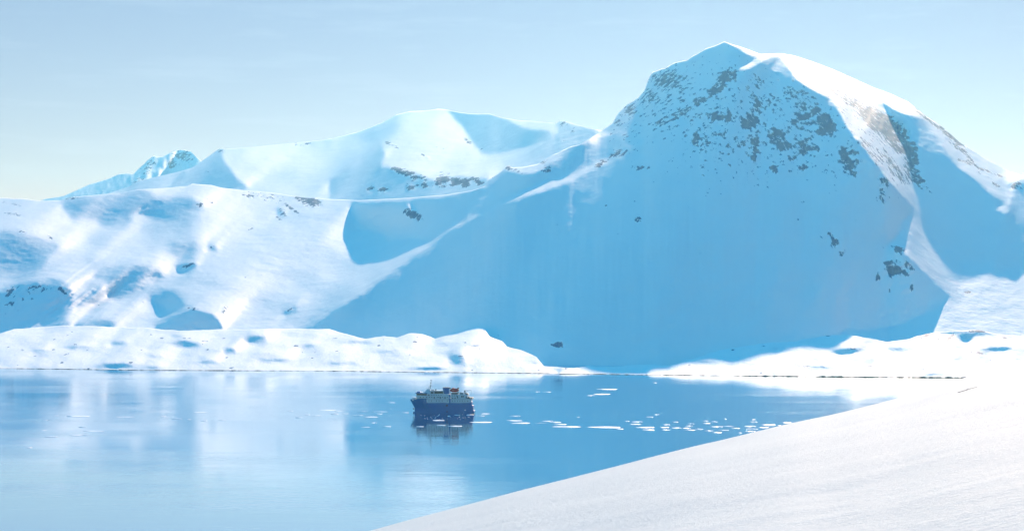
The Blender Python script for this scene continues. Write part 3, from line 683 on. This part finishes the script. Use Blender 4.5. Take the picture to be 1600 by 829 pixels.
# mast
ms = S(MB().prism([(zx(350), zz(250)), (zx(436), zz(250)), (zx(424), zz(205)), (zx(385), zz(203))], -1.6, 1.6), 'mast_house', P_white, bev=.1)
mt = empty('mast', (0, 0, 0)); mt.parent = ship
S(MB().tube((zx(422), 0, zz(215)), (zx(438), 0, zz(92)), .22, .10).tube((zx(398), 0, zz(205)), (zx(424), 0, zz(178)), .10), 'mast_pole', P_steel, mt)
for v, w_ in ((175, 2.6), (155, 1.5), (128, 1.3), (97, 0.9)):
    xm = zx(422+(215-v)*.13)
    S(MB().tube((xm-w_*.55, -w_, zz(v)), (xm+w_*.35, w_, zz(v)), .09).box(xm-.7, xm+.5, -.25, .25, zz(v), zz(v)+.28), 'yard', P_dark, mt)
S(MB().tube((zx(415), -1.8, zz(205)), (zx(408), -1.8, zz(172)), .08), 'aerial', P_steel, mt)
S(MB().tube((zx(380), 1, zz(205)), (zx(378), 1, zz(186)), .09), 'aerial', P_steel, mt)
S(MB().tube((zx(345), -1.2, zz(250)), (zx(345), -1.2, zz(235)), .7, .35, 12), 'radar_dome', P_white, mt)
# funnel
fu = S(MB().prism([(zx(612), zz(270)), (zx(676), zz(300)), (zx(672), zz(192)), (zx(592), zz(188)), (zx(590), zz(200))], -2.2, 2.2), 'funnel', P_blue, bev=.2)
S(MB().box(zx(588), zx(676), -2.3, 2.3, zz(190), zz(186)), 'funnel_rim', P_dark, fu)
S(MB().tube((zx(620), .8, zz(188)), (zx(618), .8, zz(178)), .3), 'exhaust_pipe', P_steel, fu)
S(MB().tube((zx(645), -.8, zz(188)), (zx(643), -.8, zz(178)), .3), 'exhaust_pipe', P_steel, fu)
S(MB().box(zx(640), zx(676), -5.2, -2.2, zz(327), zz(272)), 'stair_casing', P_white, bev=.08)
# boarding gangway hung down the side
S(MB().box(zx(681), zx(697), -5.9, -5.55, zz(384), zz(270)), 'gangway', P_blue, bev=.03)
# lifeboat and davits
lb = empty('lifeboat', (0, 0, 0)); lb.parent = ship
mbh = MB(); ns = 13
for i in range(ns):
    t = i/(ns-1); x = zx(694)+(zx(804)-zx(694))*t; e_ = max(.05, (1-abs(2*t-1)**3.2))
    for a in range(14):
        th = 2*math.pi*a/14; r_y = 1.35*e_**.6; r_z = 1.6*e_**.45
        mbh.v.append((x, -3.9+r_y*math.cos(th), zz(218)+r_z*math.sin(th)*(1 if math.sin(th) > 0 else .92)))
for i in range(ns-1):
    for a in range(14):
        mbh.f.append((i*14+a, i*14+(a+1) % 14, (i+1)*14+(a+1) % 14, (i+1)*14+a))
mbh.f += [tuple(range(14)), tuple((ns-1)*14+k for k in reversed(range(14)))]
S(mbh, 'lifeboat_hull', P_red, lb, smooth=True)
S(MB().box(zx(715), zx(745), -5.0, -2.8, zz(200), zz(188)), 'lifeboat_cabin', P_red, lb, bev=.2)
S(MB().box(zx(700), zx(798), -5.28, -5.2, zz(222), zz(219)), 'lifeboat_rail', P_dark, lb)
for v in (687, 793):
    S(MB().box(zx(v)-.25, zx(v)+.25, -2.5, -2.1, zz(270), zz(188)).box(zx(v)-.3, zx(v)+.3, -4.3, -2.1, zz(190), zz(184)).box(zx(v)-.5, zx(v)+.8, -4.4, -3.6, zz(194), zz(183)), 'davit', P_dark)
d4 = S(slab(zx(698), zx(916), zz(327)+.01, zz(270), .93, 6), 'aft_deckhouse', P_white, bev=.08)
for v in (717, 751): S(MB().box(zx(v), zx(v)+.75, -5.25, -5.0, zz(324), zz(309)), 'door', P_glass, d4)
for v, a, b_ in ((782, 320, 290), (838, 308, 286), (856, 306, 288), (896, 322, 296)): S(MB().box(zx(v), zx(v)+.7, -5.25, -5.0, zz(a), zz(b_)), 'door', P_dark, d4)
for v in (720, 745, 770): S(MB().box(zx(v), zx(v)+.7, -5.25, -5.05, zz(290), zz(283)), 'window', P_glass, d4)
S(MB().box(zx(708), zx(790), -5.0, -2.6, zz(268), zz(247)), 'boat_cradle', P_dark, bev=.1)
S(MB().prism([(zx(806), zz(270)), (zx(866), zz(270)), (zx(862), zz(246)), (zx(815), zz(242))], -4.6, -2.4), 'inflatable_boat', P_steel, bev=.25)
S(MB().prism([(zx(886), zz(274)), (zx(938), zz(276)), (zx(915), zz(256)), (zx(892), zz(250))], -4.4, -2.4), 'inflatable_boat', P_dark, bev=.25)
for v in (812, 874): S(MB().box(zx(v), zx(v)+.45, -4.6, -4.2, zz(272), zz(240)), 'boat_chock', P_white)
cr_ = empty('deck_crane', (0, 0, 0)); cr_.parent = ship
S(MB().box(zx(866), zx(886), -.8, .8, zz(272), zz(222), .1), 'crane_post', P_steel, cr_)
S(MB().tube((zx(868), 0, zz(226)), (zx(960), -1, zz(220)), .16, .10).tube((zx(876), 0, zz(256)), (zx(920), -.5, zz(224)), .08), 'crane_jib', P_steel, cr_)
S(MB().tube((zx(960), -1, zz(220)), (zx(958), -1, zz(276)), .06), 'crane_cable', P_dark, cr_)
S(MB().box(zx(912), zx(978), -4.8, 4.8, zz(325), zz(314)).box(zx(918), zx(942), -4.6, -1.5, zz(314), zz(302)), 'stern_deck_gear', P_dark, bev=.1)
S(MB().box(zx(962), 48.2, -5.0, 5.0, 8.3, zz(366)), 'mooring_deck', P_blue, bev=.1)
def rail(x0, x1, z, y, name='railing'):
    mb = MB(); k = max(2, int((x1-x0)/1.6))
    for hgt in (.55, 1.05): mb.tube((x0, y, z+hgt), (x1, y, z+hgt), .035, k=5)
    for i in range(k+1): xx = x0+(x1-x0)*i/k; mb.tube((xx, y, z), (xx, y, z+1.05), .03, k=5)
    S(mb, name, P_white)
rail(zx(700), zx(960), zz(327), -5.45); rail(zx(440), zx(600), zz(223), -4.2); rail(zx(698), zx(914), zz(270), -5.05); rail(zx(200), zx(385), 11.1, -4.0)

# ------------------------------------------------------------------ drifting ice
P_ice = plain('floe_snow', (0.92, 0.92, 0.92), 0.6, var=.04, scale=.4)
CL = [
 ('near the left edge of the water', 'thin ice pieces near the left edge', [(88,649,9),(123,650,39),(71,656,12),(195,651,30),(129,667,13),(147,673,34),(69,672,8),(81,682,24),(123,679.5,30),(46.5,699,7)]),
 ('in the pale reflection left of middle', 'thin ice pieces in the pale reflection', [(313,644,24),(276,654,17),(295,655,8),(319,657,11),(348,656,13),(254,650,9)]),
 ('in the scatter left of the ship', 'ice pieces scattered left of the ship', [(454,642,10),(467,652,12),(497,649,15),(480,647.5,8),(512,640.5,30),(523,646.5,13),(540,646,11),(529,642,15),(567,642.7,19),(594.5,643,24),(558.5,648.5,19),(580,651,22),(592,646.3,13),(584,660.3,10),(570.5,667,16),(604.6,666,16),(611,628.6,17),(633.6,644.4,14)]),
 ('in front of the ship', 'ice pieces in front of the ship', [(652.5,644.6,13),(664,645,7),(682.7,645.4,13),(717,645.6,14),(714,648,9),(735,647.6,13),(701.6,649.6,5),(684.8,656.3,20),(689,664,15),(657,666,13),(711.7,665.3,25),(752.8,659.3,39),(752.8,649.5,11),(758,646,15)]),
 ('far out towards the opposite shore', 'ice pieces towards the opposite shore', [(950,607.8,35),(939.5,615.5,29),(922.7,617.6,14),(854.5,612,14),(839.7,611.7,8),(1023,597.7,7)]),
 ('in the ice band just right of ship', 'ice band right of the ship, first part', [(803.7,649.7,20),(803,656.8,27),(815,660.6,34),(844,660.9,18),(855,657.4,18),(868,659.2,20),(876,662.4,22),(886,666.4,48),(903.5,651.6,6),(946.5,667,56),(969,669.8,14)]),
 ('in the middle of the ice band', 'middle of the ice band', [(980,657.5,7),(994.8,658.6,19),(992.7,662.4,20),(1009.5,667.3,34),(1013.7,671.2,20),(1014.8,651.2,12),(1026,647.4,10),(1041.7,663.2,11),(1055,659,11),(1038,667.2,16),(1040,671.2,14),(1056.8,667.9,16)]),
 ('in the dense part of the ice band', 'dense part of the ice band', [(1078.8,661.8,12),(1076.7,665,12),(1073,668.4,14),(1077.8,671.4,18),(1092,669.9,13),(1102,657.5,11),(1104,661,13),(1116,658.6,10),(1133,654.4,5),(1119.7,666.4,21),(1138,665.6,18),(1150,668.6,14),(1108,672.6,16),(1131,672,18),(1120,675.2,18)]),
 ('where the ice band meets the snow slope', 'end of the ice band by the snow slope', [(1177.5,655,8),(1177.5,659,12),(1202,663.3,26),(1172,665.6,20),(1193,667.2,18),(1174,669.9,21),(1172,673.4,18),(1156.5,676,6),(1230,659.7,14),(1218,664.6,8),(1209,668.8,12)])]
ORD = ['leftmost','second from the left','third from the left','fourth from the left','fifth from the left','sixth from the left','seventh from the left','eighth from the left','ninth from the left','tenth from the left','eleventh from the left','twelfth from the left','thirteenth from the left','fourteenth from the left','fifteenth from the left','sixteenth from the left','seventeenth from the left','eighteenth from the left','nineteenth from the left','twentieth from the left']
def floe(px, py, wpx, r):
    D = H*F/(py-HY); wd = wpx/F*D; dep_ = max(3.6, min(10.0, wd*0.45))*r.uniform(.7, 1.1); hgt = r.uniform(.14, .26)+0.003*wd
    k = 18; ph = [r.uniform(0, 6.28) for _ in range(5)]
    ring = []
    for i in range(k):
        th = 2*math.pi*i/k
        rad = 1+.16*math.sin(2*th+ph[0])+.10*math.sin(3*th+ph[1])+.07*math.sin(5*th+ph[2])+r.uniform(-.05, .05)
        ring.append((wd/2*rad*math.cos(th), dep_/2*rad*math.sin(th)))
    mx = max(abs(a[0]) for a in ring); ring = [(a*wd/2/mx, b_) for a, b_ in ring]
    v = [(a, b_, -.25) for a, b_ in ring]+[(a*1.0, b_*1.0, hgt*.22) for a, b_ in ring]+[(a*.86, b_*.7, hgt*.9+r.uniform(-.03, .05)) for a, b_ in ring]+[(a*.45, b_*.45, hgt+r.uniform(0, .12)) for a, b_ in ring]+[(0, 0, hgt+.08)]
    f = []
    for lv in range(3):
        for i in range(k): f.append((lv*k+i, lv*k+(i+1) % k, (lv+1)*k+(i+1) % k, (lv+1)*k+i))
    for i in range(k): f.append((3*k+i, 3*k+(i+1) % k, 4*k))
    o = mesh_obj('ice_floe', v, f, P_ice, smooth=False)
    P = on_water(px, py); o.location = (P.x, P.y, 0); return o
r_ = random.Random(5)
for where, grp, lst in CL:
    lst = sorted(lst)
    for i, (px, py, wpx) in enumerate(lst):
        o = floe(px, py, wpx, r_)
        size = 'long' if wpx > 27 else 'broad' if wpx > 17 else 'small' if wpx > 9 else 'tiny'
        tag(o, f'{size} ice floe {where}, {ORD[i]}', 'ice floe', grp)
mb = MB()
for k in range(330):
    if k < 250: px, py = 868+r_.random()**.8*370, 641+r_.gauss(0, 1)*2.6+ (4 if r_.random() < .4 else 0)+r_.random()*6
    elif k < 300: px, py = 640+r_.random()*110, 646+r_.random()*9
    else: px, py = r_.uniform(500, 1150), r_.uniform(600, 672)
    P = on_water(px, py); s_ = r_.uniform(.25, .8); n0 = len(mb.v)
    mb.v += [(P.x-s_, P.y-s_*.8, -.1), (P.x+s_*.9, P.y-s_*.7, -.1), (P.x+s_, P.y+s_, -.1), (P.x-s_*.8, P.y+s_*.9, -.1), (P.x+s_*.1, P.y, s_*.35)]
    mb.f += [(n0, n0+1, n0+4), (n0+1, n0+2, n0+4), (n0+2, n0+3, n0+4), (n0+3, n0, n0+4)]
tag(mb.build('brash_ice', P_ice), 'tiny crumbs of brash ice sprinkled on the water', 'brash ice', kind='stuff')

# dark tide line of wet stones where the snow meets the water
_x = np.arange(X0, X1, 1.0); _n = fbm(1, len(_x), 1, 7, 4, 0.6, seed=95)[0]; _n2 = fbm(1, len(_x), 1, 60, 3, 0.6, seed=96)[0]
vv = []
for x_, a_, b_ in zip(_x, _n, _n2):
    h_ = np.interp(x_, [-200, 450, 900, 1150, 1180, 1600], [.35, .35, .30, .5, .75, .8])*max(.4, 1+.5*a_+.3*b_)
    P = on_water(x_, float(curve(SHORE, x_))+0.15); d_ = (P-Vector((0, 0, H))).normalized()
    for k_, z_ in ((0, -.3), (.15, h_*.75), (.8, h_), (3.0, h_*.2)):
        vv.append((P.x+d_.x*k_, P.y+d_.y*k_, z_))
ff = [(4*i+j, 4*i+4+j, 4*i+5+j, 4*i+1+j) for i in range(len(_x)-1) for j in range(3)]
tag(mesh_obj('shoreline', vv, ff, plain('wet_shore_stone', (0.045, 0.05, 0.055), 0.7, var=.5, scale=.6)), kind='structure')

# thin dark twig on the foreground snow
from mathutils.bvhtree import BVHTree
bv = BVHTree.FromPolygons([v.co for v in ground.data.vertices], [tuple(p_.vertices) for p_ in ground.data.polygons])
pts = []
for px, py in ((1497, 613.2), (1503, 611.2), (1509, 609.6), (1516, 607.2), (1522, 605.6), (1527, 604.2)):
    d_ = (at(px, py, 1.0)-Vector((0, 0, H))).normalized(); hit = bv.ray_cast(Vector((0, 0, H)), d_)[0]
    if hit: pts.append(hit+Vector((0, 0, 0.006)))
if len(pts) > 2:
    org = pts[0].copy(); mb = MB()
    for i in range(len(pts)-1):
        mb.tube(pts[i]-org, pts[i+1]-org, 0.009-0.0012*i, 0.009-0.0012*(i+1), 6)
    mb.tube(pts[2]-org, pts[2]-org+(pts[3]-pts[2])*0.7+Vector((0, .02, .03)), 0.005, 0.002, 5)
    tw = mb.build('twig', plain('twig_bark', (0.05, 0.045, 0.045), 0.8)); tw.location = org
    tag(tw, 'thin dark twig lying on the bright foreground snow', 'twig')

# ------------------------------------------------------------------ haze
m = bpy.data.materials.new('haze'); m.use_nodes = True; n = m.node_tree.nodes; l = m.node_tree.links
n.remove(n['Principled BSDF'])
pv = n.new('ShaderNodeVolumePrincipled'); pv.inputs['Color'].default_value = (0.34, 0.86, 1.0, 1)
pv.inputs['Density'].default_value = 0.000020; pv.inputs['Anisotropy'].default_value = 0.62
l.new(pv.outputs[0], n['Material Output'].inputs['Volume'])
x0, x1, y0, y1, z0, z1 = -6500, 6500, -1600, 12500, -12, 1000
hz = mesh_obj('haze', [(x0,y0,z0),(x1,y0,z0),(x1,y1,z0),(x0,y1,z0),(x0,y0,z1),(x1,y0,z1),(x1,y1,z1),(x0,y1,z1)],
    [(0,3,2,1),(4,5,6,7),(0,1,5,4),(1,2,6,5),(2,3,7,6),(3,0,4,7)], m)
tag(hz, kind='stuff')
